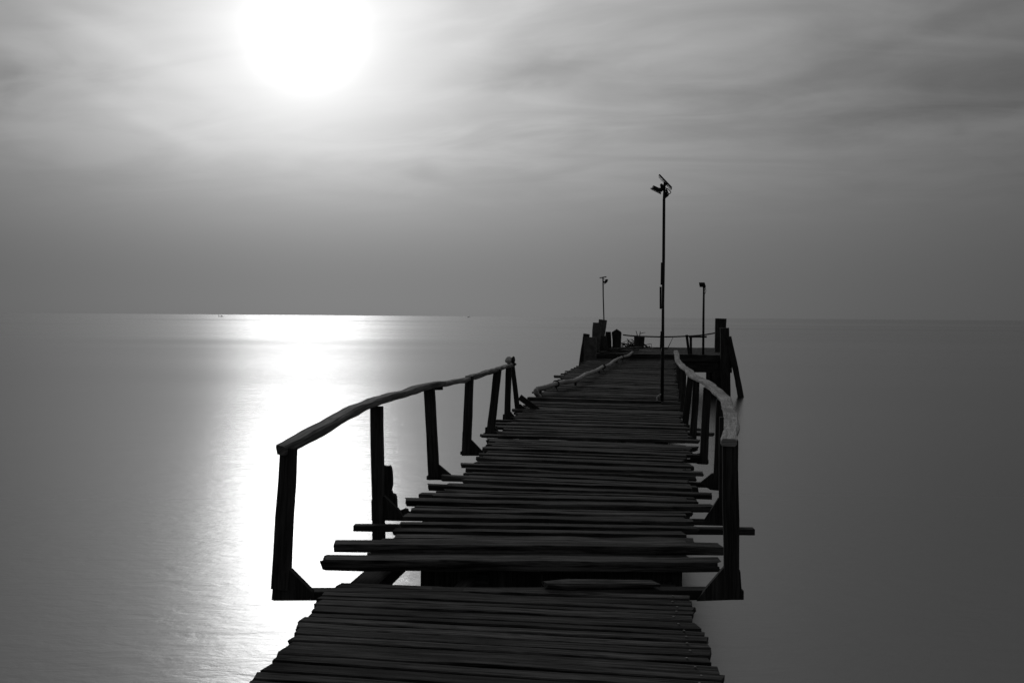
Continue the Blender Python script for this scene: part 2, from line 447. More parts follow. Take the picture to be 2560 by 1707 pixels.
bm = newbm()
XL, XR = -2.1, .25
PLATF = atz(1690, 886, ZP).y
endline = (Vector((-3, PLATF - .05, 0)), Vector((1, PLATF - .05, 0)), 0)
for i in range(len(lines)):
    A = lines[i]; B = lines[i + 1] if i + 1 < len(lines) else endline
    yl0, yr0 = yat(A, XL) + A[2] + (-.03 if i == 0 else .01), yat(A, XR) + A[2] + (-.03 if i == 0 else .01)
    yl1, yr1 = yat(B, XL) - .01, yat(B, XR) - .01
    gap = (yl1 + yr1 - yl0 - yr0) / 2
    if gap < 0.05: continue
    tgt = .11 if yl0 < 12 else .135
    n = max(1, round(gap / tgt))
    ws = [random.uniform(.6, 1.4) for _ in range(n)]; S = sum(ws); acc = 0
    for k in range(n):
        f0, f1 = acc / S, (acc + ws[k]) / S; acc += ws[k]
        jl, jr = random.uniform(-.02, .02), random.uniform(-.02, .02)
        a_l, a_r = yl0 + (yl1 - yl0) * f0, yr0 + (yr1 - yr0) * f0
        wmin = min((yl1 - yl0) * (f1 - f0), (yr1 - yr0) * (f1 - f0))
        wd = wmin * (1.0 if i == 0 else random.choice([.95, .93, .9, .86, .75]))
        if wd < .03: continue
        ym = (a_l + a_r) / 2
        xl = interp(LEw, ym) + random.uniform(-.07, .06); xr = interp(REw, ym) + random.uniform(-.05, .06)
        if random.random() < .12: xl -= random.uniform(.05, .18)
        if random.random() < .12: xr += random.uniform(.04, .12)
        yy_l = a_l + (a_r - a_l) * (xl - XL) / (XR - XL); yy_r = a_l + (a_r - a_l) * (xr - XL) / (XR - XL)
        low = random.choice([0, 0, .006, .012, .02, .032]) if i else .024
        deck_board(bm, xl, yy_l, xr, yy_r, wd, random.uniform(.032, .045), ZD + .004 - low)
tag(finish('deck', bm, M_DECK, walk), 'far stretch of uneven worn boards')

# near boards, butted close together
bm = newbm()
NL = [(-60, 2400), (633, 1707), (652, 1672), (705, 1625), (735, 1590), (745, 1565), (768, 1545), (785, 1520), (800, 1496), (820, 1479)]
NR = [(1980, 2400), (1803, 1707), (1800, 1672), (1768, 1655), (1764, 1590), (1735, 1560), (1728, 1520), (1720, 1500), (1716, 1479)]
NLw = [atz(x, y, ZO) for x, y in NL]; NRw = [atz(x, y, ZO) for x, y in NR]
yfar = atz(1270, 1470, ZO).y
y = yfar; k = 0; slope = 0.058
nails = []
while y > 0.5:
    wd = random.choice([.075, .085, .095, .10, .115, .125])
    y0 = y - wd
    s_ = slope * (1 - math.exp(-k / 6.0)) if k else 0.058
    xm = -1.0
    ym = y0 + wd / 2
    if ym > NLw[-1].y: xl = NLw[-1].x
    else: xl = interp(list(NLw), ym)
    xr = interp(list(NRw), ym)
    xl += random.uniform(-.02, .02); xr += random.uniform(-.015, .015)
    # the boards fan a little against the pier axis
    sl = 0.060 - 0.045 * min(1, k / 12)
    deck_board(bm, xl, y0 + (xm - xl) * -sl, xr, y0 + (xr - xm) * sl, wd - random.choice([.009, .012, .018, .010]), .032, ZO + random.uniform(-.006, .004), rag=.010, wob=.0015, jit=.0025)
    for xx in (xr - .10 + random.uniform(-.01, .01),):
        nails.append(Vector((xx, y0 + wd / 2 + (xx - xm) * sl, ZO + .003)))
    y = y0; k += 1
for nn in nails:
    tube(bm, [nn + Vector((0, 0, -.01)), nn + Vector((0, 0, .003))], .006, 8, mi=1)
tag(finish('deck', bm, [M_DECK, M_NAIL], walk), 'near stretch of close-laid boards below the step')

# frame below: long joists, cross beams, piles
def part(name, pts, wd, th, m=M_TIMBER, par=None, label=None, **kw):
    b_ = newbm(); ribbon(b_, pts, wd, th, **kw); o_ = finish(name, b_, m, par)
    if label: o_['label'] = label
    return o_
yst = atz(1270, 1428, ZD - .1).y
for xx, wdt in ((-1.97, .20), (-1.25, .09), (-.6, .09), (.0, .12)):
    zz_ = ZO - .07 - .045
    xn = max(xx, -1.72)
    part('joist', [(xn + .0, .4, zz_ + .03), (xn - .02, yst - .1 if xx > -1.9 else 4.9, zz_ + .03)], wdt, .09, par=walk, step=1.0)
    part('joist', [(xx + .04, yst + .05 if xx > -1.9 else 5.0, zz_), (xx + .02, 14, zz_), (xx, 26, zz_), (xx * .9, PLATF - .1, zz_)], wdt, .10, par=walk, step=1.5)

CB = [((679, 1479), (1856, 1476), .10, .06), ((881, 1313), (1885, 1323), .09, .05), ((927, 1289), (1822, 1303), .10, .04), ((1066, 1190), (1812, 1211), .10, .04),
      ((1151, 1129), (1772, 1151), .10, .04), ((1208, 1083), (1746, 1099), .10, .04), ((1253, 1050), (1725, 1063), .10, .04), ((1284, 1031), (1716, 1041), .10, .04),
      ((1350, 1000), (1712, 1009), .10, .05), ((1375, 972), (1708, 980), .10, .05), ((1425, 945), (1703, 952), .10, .05), ((1385, 938), (1420, 939), .10, .05)]
cbw = []
for (l, r, wd, th) in CB:
    a, b = atz(l[0], l[1], ZO), atz(r[0], r[1], ZO)
    off = Vector((0, wd / 2, -th / 2))
    part('crossbeam', [a + off, b + off], wd, th, par=walk, jit=.003, wob=.006)
    cbw.append((a, b))
# boards closing the step under the first raised plank
b_ = newbm()
yh = yst + .12
a = aty(1052, 1432, yh); b2 = aty(1706, 1430, yh)
xx = a.x
while xx < b2.x - .02:
    wd = min(random.uniform(.14, .26), b2.x - xx)
    ribbon(b_, [(xx + wd / 2, yh, ZO - .42), (xx + wd / 2, yh, ZO + .03)], wd - .003, .022, up=(0, 1, 0), jit=.001, bev=.002)
    xx += wd
finish('riser_board', b_, M_TIMBER, walk)
for yy in (4.2, 8.3, 13.0, 18.0, 23.0, 28.0, 33.0, 36.8):
    for xx in (-1.75, -.08):
        b_ = newbm(); lean = random.uniform(-.08, .08)
        tube(b_, [(xx + lean, yy, -1.0), (xx + lean * .4, yy, .6), (xx, yy, ZO - .16)], [.085, .08, .075], 12, .1)
        finish('pile', b_, M_TIMBER, walk)
    part('pile_cap', [(-2.0, yy, ZO - .205), (.14, yy, ZO - .205)], .12, .085, par=walk, step=.6)

# ------------------------------------------------------------------ railings
ZR = ZC - .775
GL = empty('railing', (atz(679, 1500, ZO).x, atz(679, 1500, ZO).y, ZO), 'wooden railing on the sunward side, seven dark posts under a grey two-piece handrail', 'railing')
GR = empty('railing', (atz(1850, 1500, ZO).x, atz(1850, 1500, ZO).y, ZO), 'wooden railing with a wavy bleached handrail on closely lined dark posts', 'railing')

def rail_post(par, top, bot, wt, wb, y, zext=0.0, thick=.07, brace=None, bw=.035, foot=None, clamp=True):
    """top/bot: pixel centre of the post top and bottom, both in the plane y = const."""
    t_, b0 = aty(*top, y), aty(*bot, y)
    if clamp and t_.z > ZR - .05: t_ = t_.lerp(b0, (t_.z - ZR + .05) / (t_.z - b0.z))
    m = mpp(t_)
    d = (b0 - t_).normalized()
    b1 = b0 + d * zext
    b_ = newbm()
    ribbon(b_, [t_, t_.lerp(b1, .5), b1], [wt * m, (wt + wb) / 2 * m, wb * m], thick, up=(0, 1, 0), jit=.003, bev=.006, wob=.002, step=.15)
    po = finish('post', b_, M_TIMBER, par)
    if brace:
        b_ = newbm()
        poly_prism(b_, [aty(x, yy, y - .01) for x, yy in brace], .045, .002)
        finish('brace', b_, M_TIMBER, po)
    return po

def yof(px, py, z=ZO): return atz(px, py, z).y
L = [((722, 1118), (703, 1470), 37, 43, yof(700, 1484), [(684, 1440), (724, 1424), (779, 1479), (779, 1499), (679, 1499)], 0),
     ((942, 1016), (947, 1352), 29, 29, yof(945, 1291), [(928, 1250), (960, 1240), (998, 1277), (1010, 1300), (929, 1300)], 0),
     ((1073, 970), (1085, 1192), 25, 26, yof(1085, 1192), [(1071, 1162), (1096, 1162), (1126, 1187), (1122, 1198), (1072, 1200)], 0),
     ((1174, 940), (1166, 1135), 20, 22, yof(1166, 1131), [(1156, 1080), (1177, 1099), (1209, 1132), (1205, 1139), (1154, 1139)], 0),
     ((1245, 922), (1226, 1084), 19, 18, yof(1226, 1085), [(1213, 1068), (1236, 1068), (1252, 1084), (1252, 1089), (1212, 1087)], 0),
     ((1272, 914), (1268, 1053), 14, 14, yof(1268, 1052), [(1257, 1036), (1276, 1029), (1290, 1046), (1292, 1056), (1256, 1056)], 0),
     ((1281, 910), (1295, 1034), 10, 12, yof(1295, 1033), [(1287, 1014), (1300, 1010), (1318, 1024), (1312, 1036), (1289, 1035)], 0)]
for (t_, b0, wt, wb, y_, br, ze) in L:
    rail_post(GL, t_, b0, wt, wb, y_, ze, brace=br, clamp=False)
y7 = yof(1295, 1033) + .12
part('diagonal_strut', [aty(1299, 992, y7), aty(1345, 1026, y7)], .10, .04, par=GL, up=(0, 1, 0))

RA = [((1825, 1100), (1828, 1492), 38, 40, yof(1828, 1484), [(1810, 1418), (1851, 1428), (1856, 1498), (1742, 1502), (1744, 1499), (1764, 1472)], 0),
      ((1812, 1010), (1812, 1310), 28, 30, yof(1812, 1303), [(1796, 1245), (1820, 1250), (1824, 1314), (1758, 1303), (1762, 1299)], 0),
      ((1805, 975), (1795, 1222), 24, 26, yof(1795, 1213), [(1779, 1184), (1806, 1180), (1806, 1227), (1776, 1224), (1750, 1208)], 0),
      ((1768, 962), (1759, 1158), 19, 21, yof(1759, 1152), [(1737, 1136), (1770, 1128), (1770, 1161), (1745, 1160), (1724, 1149)], 0),
      ((1742, 942), (1732, 1104), 16, 17, yof(1732, 1098), None, 0),
      ((1728, 928), (1712, 1066), 15, 16, yof(1712, 1060), None, 0),
      ((1711, 914), (1706, 1044), 12, 13, yof(1706, 1038), None, 0),
      ((1707, 908), (1701, 1012), 10, 11, yof(1701, 1008), None, 0),
      ((1703, 900), (1699, 984), 9, 10, yof(1699, 980), None, 0),
      ((1697, 893), (1695, 960), 8, 8, yof(1695, 955), None, 0),
      ((1694, 885), (1694, 942), 7, 7, yof(1694, 938), None, 0)]
for (t_, b0, wt, wb, y_, br, ze) in RA:
    rail_post(GR, t_, b0, wt, wb, y_, ze, brace=br, clamp=y_ > 6)

ZR = ZC - .775
def railpath(p, z, w_px, th):
    pts = [atz(x, y, z) for x, y in p]
    return pts, [w_px[i] * mpp(q) for i, q in enumerate(pts)], th
# left handrail, two pieces
LY = [(q[0][0], q[4] + .03) for q in L]
def lrail(x, y):
    if x <= LY[0][0]: yy = LY[0][1] + (x - LY[0][0]) * .004
    else:
        yy = LY[-1][1]
        for (xa, ya), (xb, yb) in zip(LY, LY[1:]):
            if x <= xb:
                # distance runs as 1/d along the picture of a straight rail
                f = (x - xa) / (xb - xa); yy = 1 / ((1 - f) / ya + f / yb); break
    return aty(x, y, yy)
lp = [(704, 1112), (735, 1096), (790, 1066), (850, 1033), (915, 1002), (960, 988), (1012, 975), (1060, 960), (1104, 952)]
pts = [lrail(x, y) for x, y in lp]
ribbon_w = [.085, .10, .105, .10, .105, .10, .10, .09, .095]
pts2 = smoothpts(pts, 3)
b_ = newbm(); ws = []
for i in range(len(pts2)):
    j = min(i // 3, len(ribbon_w) - 1); ws.append(ribbon_w[j])
ribbon(b_, [p - Vector((0, 0, .03)) for p in pts2], ws, .060, step=.12, jit=.006, bev=.010, rag=.02, skew=(-.5, 0), wob=.006)
tag(finish('handrail', b_, M_RAIL, GL), 'near handrail piece, thick and knotty')
lp = [(1103, 957), (1140, 951), (1183, 939), (1225, 925), (1262, 914), (1284, 908)]
pts = smoothpts([lrail(x, y) for x, y in lp], 3)
b_ = newbm()
ribbon(b_, [p - Vector((0, 0, .02)) for p in pts], [.10 if i % 5 else .085 for i in range(len(pts))], .05, step=.15, jit=.010, bev=.012, rag=.02, wob=.012)
tag(finish('handrail', b_, M_RAIL, GL), 'far handrail piece, thinner')
p3 = lrail(1103, 962)
part('joint_block', [p3 + Vector((-.16, -.02, -.03)), p3 + Vector((.02, -.02, -.02))], .05, .065, m=M_TIMBER, par=GL)
# right handrail
rp = [(1826, 1095, .10), (1829, 1058, .115), (1826, 1028, .115), (1818, 1007, .115), (1808, 987, .125), (1786, 967, .13), (1767, 953, .12), (1736, 937, .13), (1720, 922, .11),
      (1706, 912, .105), (1694, 899, .105), (1692, 886, .115), (1689, 875, .10)]
pts = [atz(x, y, ZR + (.045, .03, .018, .01)[i] if i < 4 else ZR) for i, (x, y, _) in enumerate(rp)]
pts2 = smoothpts(pts, 5)
ws = [rp[min(i // 5, len(rp) - 1)][2] * random.uniform(.87, .96) for i in range(len(pts2))]
b_ = newbm()
ribbon(b_, [p - Vector((0, 0, .026)) for p in pts2], ws, .045, step=.2, jit=.007, bev=.010, rag=.015, wob=.015)
tag(finish('handrail', b_, M_PALE, GR), 'bleached wavy handrail with cracks across it')

# ------------------------------------------------------------------ bamboo pole
bp_ = [(1347, 991, .03), (1340, 981, .12), (1342, 973, .17), (1359, 969, .17), (1390, 959, .16), (1411, 955, .14), (1429, 953, .14), (1446, 947, .14), (1464, 936, .15), (1481, 930, .13), (1495, 924, .13), (1507, 916.5, .13), (1521, 913, .12), (1537, 901, .14), (1555, 893, .17), (1572, 888, .20), (1580, 880, .23)]
pts = [atz(x, y, ZD + h) for x, y, h in bp_]
BB = empty('bamboo_pole', pts[0], 'crooked pale bamboo pole tied along the walkway edge beyond the end of the grey railing', 'bamboo pole')
sp = smoothpts(pts, 6)
b_ = newbm()
rad = []
for i in range(len(sp)):
    f = i / (len(sp) - 1); r_ = .050 * (1 - f) + .048 * f
    if i % 6 == 0: r_ *= 1.13
    rad.append(r_)
tube(b_, sp, rad, 12, .06)
finish('stem', b_, M_BAMBOO, BB)
for idx in (24, 66, 84):
    if idx >= len(sp) - 1: continue
    p = sp[idx]; d = (sp[idx + 1] - sp[idx]).normalized()
    s = d.cross(Vector((0, 0, 1))).normalized(); u = s.cross(d)
    b_ = newbm()
    for q in range(3 if idx == 66 else 1):
        c_ = p + d * .05 * q
        tube(b_, [c_ + (s * math.cos(a) + u * math.sin(a)) * (rad[idx] + .012) for a in [k * math.pi / 7 for k in range(15)]], .014, 6)
    tube(b_, [p - u * .06, p - u * .14 + s * .03, p - u * .24], .012, 6)
    finish('lashing', b_, M_ROPE, BB)
for idx in (16, 40, 62, 80):
    q = sp[idx].copy()
    b_ = newbm(); tube(b_, [q - Vector((0, 0, .03)), Vector((q.x - .02, q.y, ZD + .01))], .03, 8, .1)
    finish('prop', b_, M_TIMBER, BB)

# ------------------------------------------------------------------ landing platform
PB = atz(1650, 868, ZP).y
pl = empty('landing_platform', (0, PLATF, 0), 'square timber landing platform at the far end of the walkway', 'platform')
xl_ = aty(1466, 886, PLATF).x; xr_ = aty(1822, 888, PLATF).x
b_ = newbm(); y = PLATF
while y < PB:
    wd = random.uniform(.16, .24)
    deck_board(b_, xl_ + random.uniform(-.04, .04), y, xr_ + random.uniform(-.04, .04), y, wd - .012, .05, ZP + random.uniform(-.004, .004))
    y += wd
finish('deck', b_, M_DECK, pl)
m_ = mpp(Vector((0, PLATF, 2)))
part('fascia_beam', [(xl_ - .1, PLATF - .07, ZP - .16), (xr_ + .1, PLATF - .07, ZP - .16)], .13, .20, par=pl, step=.6)
zb = aty(1780, 931, PLATF).z
xg0, xg1 = aty(1686, 900, PLATF).x, aty(1830, 900, PLATF).x
part('fender_beam', [(xg0 - 1.2, PLATF + .03, ZP - .39), (xg1, PLATF + .03, ZP - .39)], .16, .27, par=pl, step=.6)
part('fender_beam', [(xg0 - 1.2, PLATF + .0, (ZP - .53 + zb) / 2), (xg1, PLATF + .0, (ZP - .53 + zb) / 2)], .16, ZP - .53 - zb, par=pl, step=.6)
for yy in (PLATF + .3, PLATF + 2.6, PLATF + 5, PB - .3):
    part('joist', [(xl_, yy, ZP - .17), (xr_, yy, ZP - .17)], .15, .2, par=pl, step=1)
    for xx in (xl_ + .4, (xl_ * .45 + xr_ * .55), xr_ - .35):
        b_ = newbm(); tube(b_, [(xx, yy, -1), (xx, yy, ZP - .28)], .14, 12, .08); finish('pile', b_, M_TIMBER, pl)
# broad dark pile under the right front corner
b_ = newbm(); q0, q1 = aty(1803, 905, PLATF + .1), aty(1806, 1000, PLATF + .1)
ribbon(b_, [q0, Vector((q1.x, q1.y, -1))], 42 * m_, .35, up=(0, 1, 0)); finish('pile', b_, M_TIMBER, pl)

# ------------------------------------------------------------------ posts around the platform
def stump(px, depth, label, pts, thick=None, material=M_TIMBER, zlow=None, bev=.03, cat='post', group='mooring posts around the landing platform'):
    """pts: pixel outline of the visible post head (top-left, top-right, bottom-right, bottom-left ...)."""
    P = [aty(x, y, depth) for x, y in pts]
    tl, tr, br, bl = P[0], P[1], P[-2], P[-1]
    top, bot = (tl + tr) / 2, (bl + br) / 2
    wt = (tr - tl).length; wb = (br - bl).length
    d = (bot - top).normalized()
    zl = -1.0 if zlow is None else zlow
    low = top + d * ((top.z - zl) / -d.z)
    f = (top - bot).length / (top - low).length
    wlow = wt + (wb - wt) / f
    wlow = min(max(wlow, .6 * wt), 1.6 * wt)
    b_ = newbm()
    th = thick or (wt * .95)
    ribbon(b_, [top, bot, low], [wt, wb, wlow if f < .99 else wb], th, up=(0, 1, 0), step=.3, jit=.014, bev=bev, rag=.02, wob=.02)
    o = finish('mooring_post', b_, material)
    base = o.data.vertices and Vector((low.x, low.y, max(low.z, -1.0)))
    o.data.transform(Matrix.Translation(-base)); o.location = base
    return tag(o, label, cat, group)
D0 = PLATF
stump(0, D0 - .18, 'slanting post at the outer near corner of the platform on the sun side', [(1459, 835), (1474, 836), (1463, 933), (1444, 933)])
stump(0, D0 - .35, 'wide squat square post in front of the slanting corner post on the sun side', [(1462, 844), (1491, 843), (1490, 932), (1460, 932)], material=M_CONC)
stump(0, D0 + 1.6, 'broad leaning concrete post, second tallest on the sun side of the platform', [(1483, 806), (1503, 808), (1500, 880), (1477, 880)], material=M_CONC)
stump(0, D0 + 2.6, 'tallest leaning concrete post on the sun side, with the small lamp pole behind it', [(1498, 799), (1518, 801), (1508, 872), (1488, 870)], material=M_CONC)
stump(0, D0 + .9, 'short square post directly right of the leaning concrete posts', [(1502, 841), (1516, 840), (1519, 890), (1498, 890)], thick=.25)
stump(0, D0 + 3.2, 'flat-topped post between the concrete posts and the pointed post', [(1514, 830), (1527, 830), (1530, 876), (1512, 876)], thick=.25)
stump(0, D0 + 7.2, 'plain square post under the dry twigs at the back of the platform', [(1585, 841), (1612, 841), (1610, 869), (1585, 869)], thick=.4)
stump(0, D0 + 3.4, 'tallest thick round-topped post on the right side of the platform', [(1788, 797), (1816, 797), (1812, 876), (1786, 874)])
stump(0, D0 - .30, 'thick post at the near right corner, standing down into the water', [(1800, 820), (1823, 820), (1824, 990), (1801, 990)])
stump(0, D0 - .45, 'thin plank post leaning outward into the water at the right corner', [(1814, 842), (1829, 842), (1858, 983), (1843, 983)], thick=.12, bev=.01)
stump(0, D0 + 6.8, 'short post at the back of the platform behind the tall lamp pole', [(1651, 838), (1660, 838), (1661, 869), (1650, 869)], thick=.15, bev=.01)
# pointed post with a small roof-like cap
yq = D0 + 3.0
b_ = newbm()
out = [(1529, 832), (1531, 829), (1539, 824), (1541, 822.5), (1543, 824), (1551, 829), (1553, 832), (1552, 850), (1551, 880), (1531, 880), (1531, 850)]
P = [aty(x, y, yq) for x, y in out]
P += []
poly_prism(b_, P, .42, .01)
o = finish('mooring_post', b_, M_TIMBER)
tag(o, 'stout post with a pointed top on the platform deck', 'post', 'mooring posts around the landing platform')

# sagging line along the back
YB = PB - .25
ln = [(1557, 837), (1580, 839.5), (1612, 841), (1652, 842), (1690, 841.5), (1730, 839.5), (1760, 837), (1787, 832.5)]
b_ = newbm(); tube(b_, smoothpts([aty(x, y, YB) for x, y in ln], 4), [.032] * 29, 8)
tag(finish('back_rail', b_, M_METAL), 'thin sagging rail strung along the back of the platform', 'rail')

# low frame beside the right lamp
yf = PLATF + .35
LF = empty('low_frame', aty(1724, 886, yf), 'low wooden frame of two uprights and a top bar beside the right lamp pole', 'frame')
part('upright', [aty(1716.5, 837, yf), aty(1723.5, 890, yf)], .10, .06, par=LF, up=(0, 1, 0))
part('upright', [aty(1727, 840, yf + .1), aty(1727.5, 890, yf + .1)], .10, .06, par=LF, up=(0, 1, 0))
part('top_bar', [aty(1722, 842, yf + .02), aty(1767, 842, yf + .02)], .07, .06, par=LF, up=(0, 1, 0))

# thin stick at the back
b_ = newbm(); tube(b_, [aty(1683, 842, YB - .4), aty(1676, 857, YB - .5), aty(1668, 873, YB - .6)], [.008, .014, .018], 6)
tag(finish('thin_stick', b_, M_TWIG), 'thin bare stick leaning up to the sagging back rail', 'stick')

# loose boards lying on the platform
def loose(pts, wd, th, z, label, m=M_DECK):
    b_ = newbm(); ribbon(b_, [atz(x, y, z) for x, y in pts], wd, th, jit=.006, rag=.03, wob=.02)
    return tag(finish('loose_board', b_, m), label, 'board')
loose([(1497, 880), (1565, 877)], .22, .06, ZP + .05, 'pale loose board lying at the near left of the platform')
loose([(1520, 874), (1600, 869)], .20, .08, ZP + .13, 'dark loose board propped below the dry twigs')
loose([(1566, 877), (1594, 874)], .12, .05, ZP + .11, 'short loose board crossing the end of the bamboo pole')
loose([(1636, 869.5), (1668, 870)], .18, .06, ZP + .06, 'small board lying at the foot of the back rail')

# ------------------------------------------------------------------ dry twigs
def twigs(label, strokes, y, name='dry_branch'):
    b_ = newbm()
    for st, r_ in strokes:
        dy = random.uniform(-.3, .3)
        tube(b_, [aty(x, yy, y + dy + .15 * i) for i, (x, yy) in enumerate(st)], [r_ * (1 - .5 * i / len(st)) for i in range(len(st))], 6)
    return tag(finish(name, b_, M_TWIG), label, 'branch')
YT = PB - 1.6
st = [([(1592, 869), (1578, 858), (1570, 850), (1568, 848)], .03), ([(1590, 866), (1575, 862), (1556, 858)], .035), ([(1566, 866), (1558, 860), (1553, 857)], .03),
      ([(1570, 866), (1572, 856), (1568, 847)], .02), ([(1585, 868), (1590, 856), (1577, 848)], .025), ([(1573, 862), (1584, 853), (1580, 848)], .02),
      ([(1556, 866), (1562, 861), (1554, 863)], .02), ([(1598, 868), (1580, 864), (1562, 869), (1550, 871)], .045), ([(1588, 862), (1581, 855), (1572, 854)], .018),
      ([(1565, 868), (1575, 864), (1585, 869)], .04), ([(1576, 866), (1583, 859), (1587, 852)], .018)]
for _ in range(16):
    x0 = random.uniform(1553, 1586); y0 = random.uniform(863, 869)
    st.append(([(x0, y0), (x0 + random.uniform(-6, 8), y0 - random.uniform(3, 9)), (x0 + random.uniform(-12, 14), y0 - random.uniform(4, 15))], .014))
twigs('tangled heap of dry branches left of the square post under the twigs', st, YT)
twigs('bare forked twigs rising behind the square post', [([(1594, 842), (1592, 833), (1590, 827)], .022), ([(1599, 842), (1600, 833), (1600.5, 828)], .022), ([(1600, 834), (1607, 832), (1613, 831)], .018)], PB - .6)
twigs('dry branch lying right of the square post', [([(1606, 858), (1614, 864), (1618, 867), (1629, 869)], .045), ([(1614, 862), (1623, 860), (1628, 859), (1629, 868)], .016), ([(1625, 869), (1623, 864)], .025), ([(1606, 868), (1618, 868), (1630, 870)], .03)], PB - 1.0)

# ------------------------------------------------------------------ lamp poles
# tall middle lamp
yl = atz(1655, 1001, ZD).y
def A(x, y, dy=0): return aty(x, y, yl + dy)
LPm = empty('lamp_pole', A(1653, 1001), 'tall thin lamp pole standing on the walkway boards, with solar panel and floodlight on top', 'lamp pole', 'solar lamp poles')
m1 = mpp(A(1655, 700))
b_ = newbm(); tube(b_, [A(1655, 1003), A(1657, 860), A(1657.5, 760), A(1659, 640), A(1660, 500), A(1661.5, 454)], [4.4 * m1, 3.9 * m1, 3.3 * m1, 3.7 * m1, 3.5 * m1, 2.6 * m1], 12)
finish('pole', b_, M_METAL, LPm)
def boxp(name, cx0, cy0, cx1, cy1, wpx, dep, par, m=M_METAL, dy=0, AA=A, bev=.004, up=(0, 1, 0)):
    b_ = newbm(); ribbon(b_, [AA(cx0, cy0, dy), AA(cx1, cy1, dy)], wpx * m1, dep, up=up, jit=0, bev=bev, step=9)
    return finish(name, b_, m, par)
boxp('cable_duct', 1654.5, 656.5, 1653.5, 712, 4.5, .06, LPm, M_METAL)
boxp('cable_duct', 1651.5, 717, 1651.5, 772, 5, .06, LPm, M_METAL)
boxp('clamp', 1656, 828, 1655.5, 870, 9.5, .09, LPm, M_TIMBER, dy=.02)
# panel: edge seen as a tilted line, real depth along y
b_ = newbm(); ribbon(b_, [A(1648, 440), A(1678.5, 472)], .36, .03, up=(A(1678.5, 472) - A(1648, 440)).cross(Vector((0, 1, 0))), jit=0, bev=.004, step=9)
pn = finish('solar_panel', b_, M_PANEL, LPm)
b_ = newbm(); tube(b_, [A(1661, 463), A(1664, 458)], .03, 8); finish('panel_bracket', b_, M_METAL, LPm)
# floodlight: deep box, mouth to the lower left
b_ = newbm(); ribbon(b_, [A(1634, 469.5), A(1650, 477.5)], [7.5 * m1 * 1.05, 8.5 * m1], .20, up=(0, 1, 0), jit=0, bev=.008, step=9)
fl = finish('floodlight', b_, M_METAL, LPm)
b_ = newbm(); ribbon(b_, [A(1629.5, 472.5), A(1652.5, 484)], 1.6 * m1, .22, up=(0, 1, 0), jit=0, bev=.003, step=9); finish('visor', b_, M_METAL, fl)
b_ = newbm(); ribbon(b_, [A(1631.5, 468.5, -.02), A(1634.3, 469.8, -.02)], 7.2 * m1, .21, up=(0, 1, 0), jit=0, bev=.003, step=9); finish('lens', b_, M_GLASS, fl)
b_ = newbm(); ribbon(b_, [A(1626.6, 471.3, -.02), A(1629.4, 472.7, -.02)], 2.2 * m1, .12, up=(0, 1, 0), jit=0, bev=.003, step=9); finish('visor_rim', b_, M_STEEL, fl)
b_ = newbm(); tube(b_, [A(1649, 476), A(1654, 473.5), A(1659, 471.5)], [.05, .04, .03], 8); finish('arm', b_, M_METAL, LPm)
b_ = newbm(); tube(b_, [A(1652, 460), A(1654.5, 465), A(1658.5, 471)], [.02, .035, .02], 8); finish('sensor', b_, M_METAL, LPm)
b_ = newbm()
tube(b_, smoothpts([A(1663, 470), A(1670, 473), (A(1676, 479)), A(1677, 482), A(1674, 484.5), A(1671, 484), A(1668, 476), A(1665, 470)], 5), .009, 6)
tube(b_, smoothpts([A(1664, 465), A(1666, 462), A(1668, 463), A(1670, 466)], 4), .009, 6)
tube(b_, smoothpts([A(1671, 483), A(1671, 488), A(1667, 492), A(1664, 494)], 4), .010, 6)
tube(b_, smoothpts([A(1664.5, 474), A(1666.5, 480), A(1668, 487), A(1666, 491), A(1663, 490)], 4), .014, 6)
tube(b_, smoothpts([A(1664, 480), A(1665.5, 486), A(1664, 492), A(1663, 496)], 4), .013, 6)
finish('cable', b_, M_ROPE, LPm)
# foot: lashed block on the boards
b_ = newbm(); ribbon(b_, [A(1640, 999, -.06), A(1652, 1000, -.06)], .07, .05, up=(0, 0, 1), jit=.004); finish('foot_block', b_, M_DECK, LPm)
b_ = newbm(); tube(b_, smoothpts([A(1643, 1001, -.1), A(1642, 994, -.1), A(1648, 988, -.1), A(1652, 985, -.08)], 4), .012, 6); finish('tie', b_, M_CLOTH, LPm)

# small lamp behind the concrete posts
ys_ = PLATF + 3.3
def B(x, y, dy=0): return aty(x, y, ys_ + dy)
LPs = empty('lamp_pole', Vector((B(1510, 885).x, ys_, ZP)), 'thin short lamp pole rising behind the tallest concrete post, flat solar panel on top', 'lamp pole', 'solar lamp poles')
m2 = mpp(B(1508, 750))
b_ = newbm(); tube(b_, [Vector((B(1511, 860).x, ys_, ZP)), B(1509.8, 800), B(1508, 740), B(1507.5, 693)], [1.5 * m2, 1.5 * m2, 1.5 * m2, 1.7 * m2], 10); finish('pole', b_, M_METAL, LPs)
b_ = newbm(); ribbon(b_, [B(1499.5, 695), B(1516, 692)], .45, .025, up=(0, 0, 1), jit=0, bev=.004, step=9); finish('solar_panel', b_, M_PANEL, LPs)
b_ = newbm(); poly_prism(b_, [B(x, y, -.1) for x, y in [(1514.5, 698), (1519.8, 698.5), (1517.5, 705), (1511, 710), (1510.5, 705)]], .22); finish('floodlight', b_, M_METAL, LPs)
b_ = newbm(); tube(b_, [B(1508, 705), B(1512, 705)], .03, 8); finish('arm', b_, M_METAL, LPs)
b_ = newbm(); tube(b_, smoothpts([B(1510, 697), B(1513, 700), B(1511, 711)], 3), .008, 6); finish('cable', b_, M_ROPE, LPs)

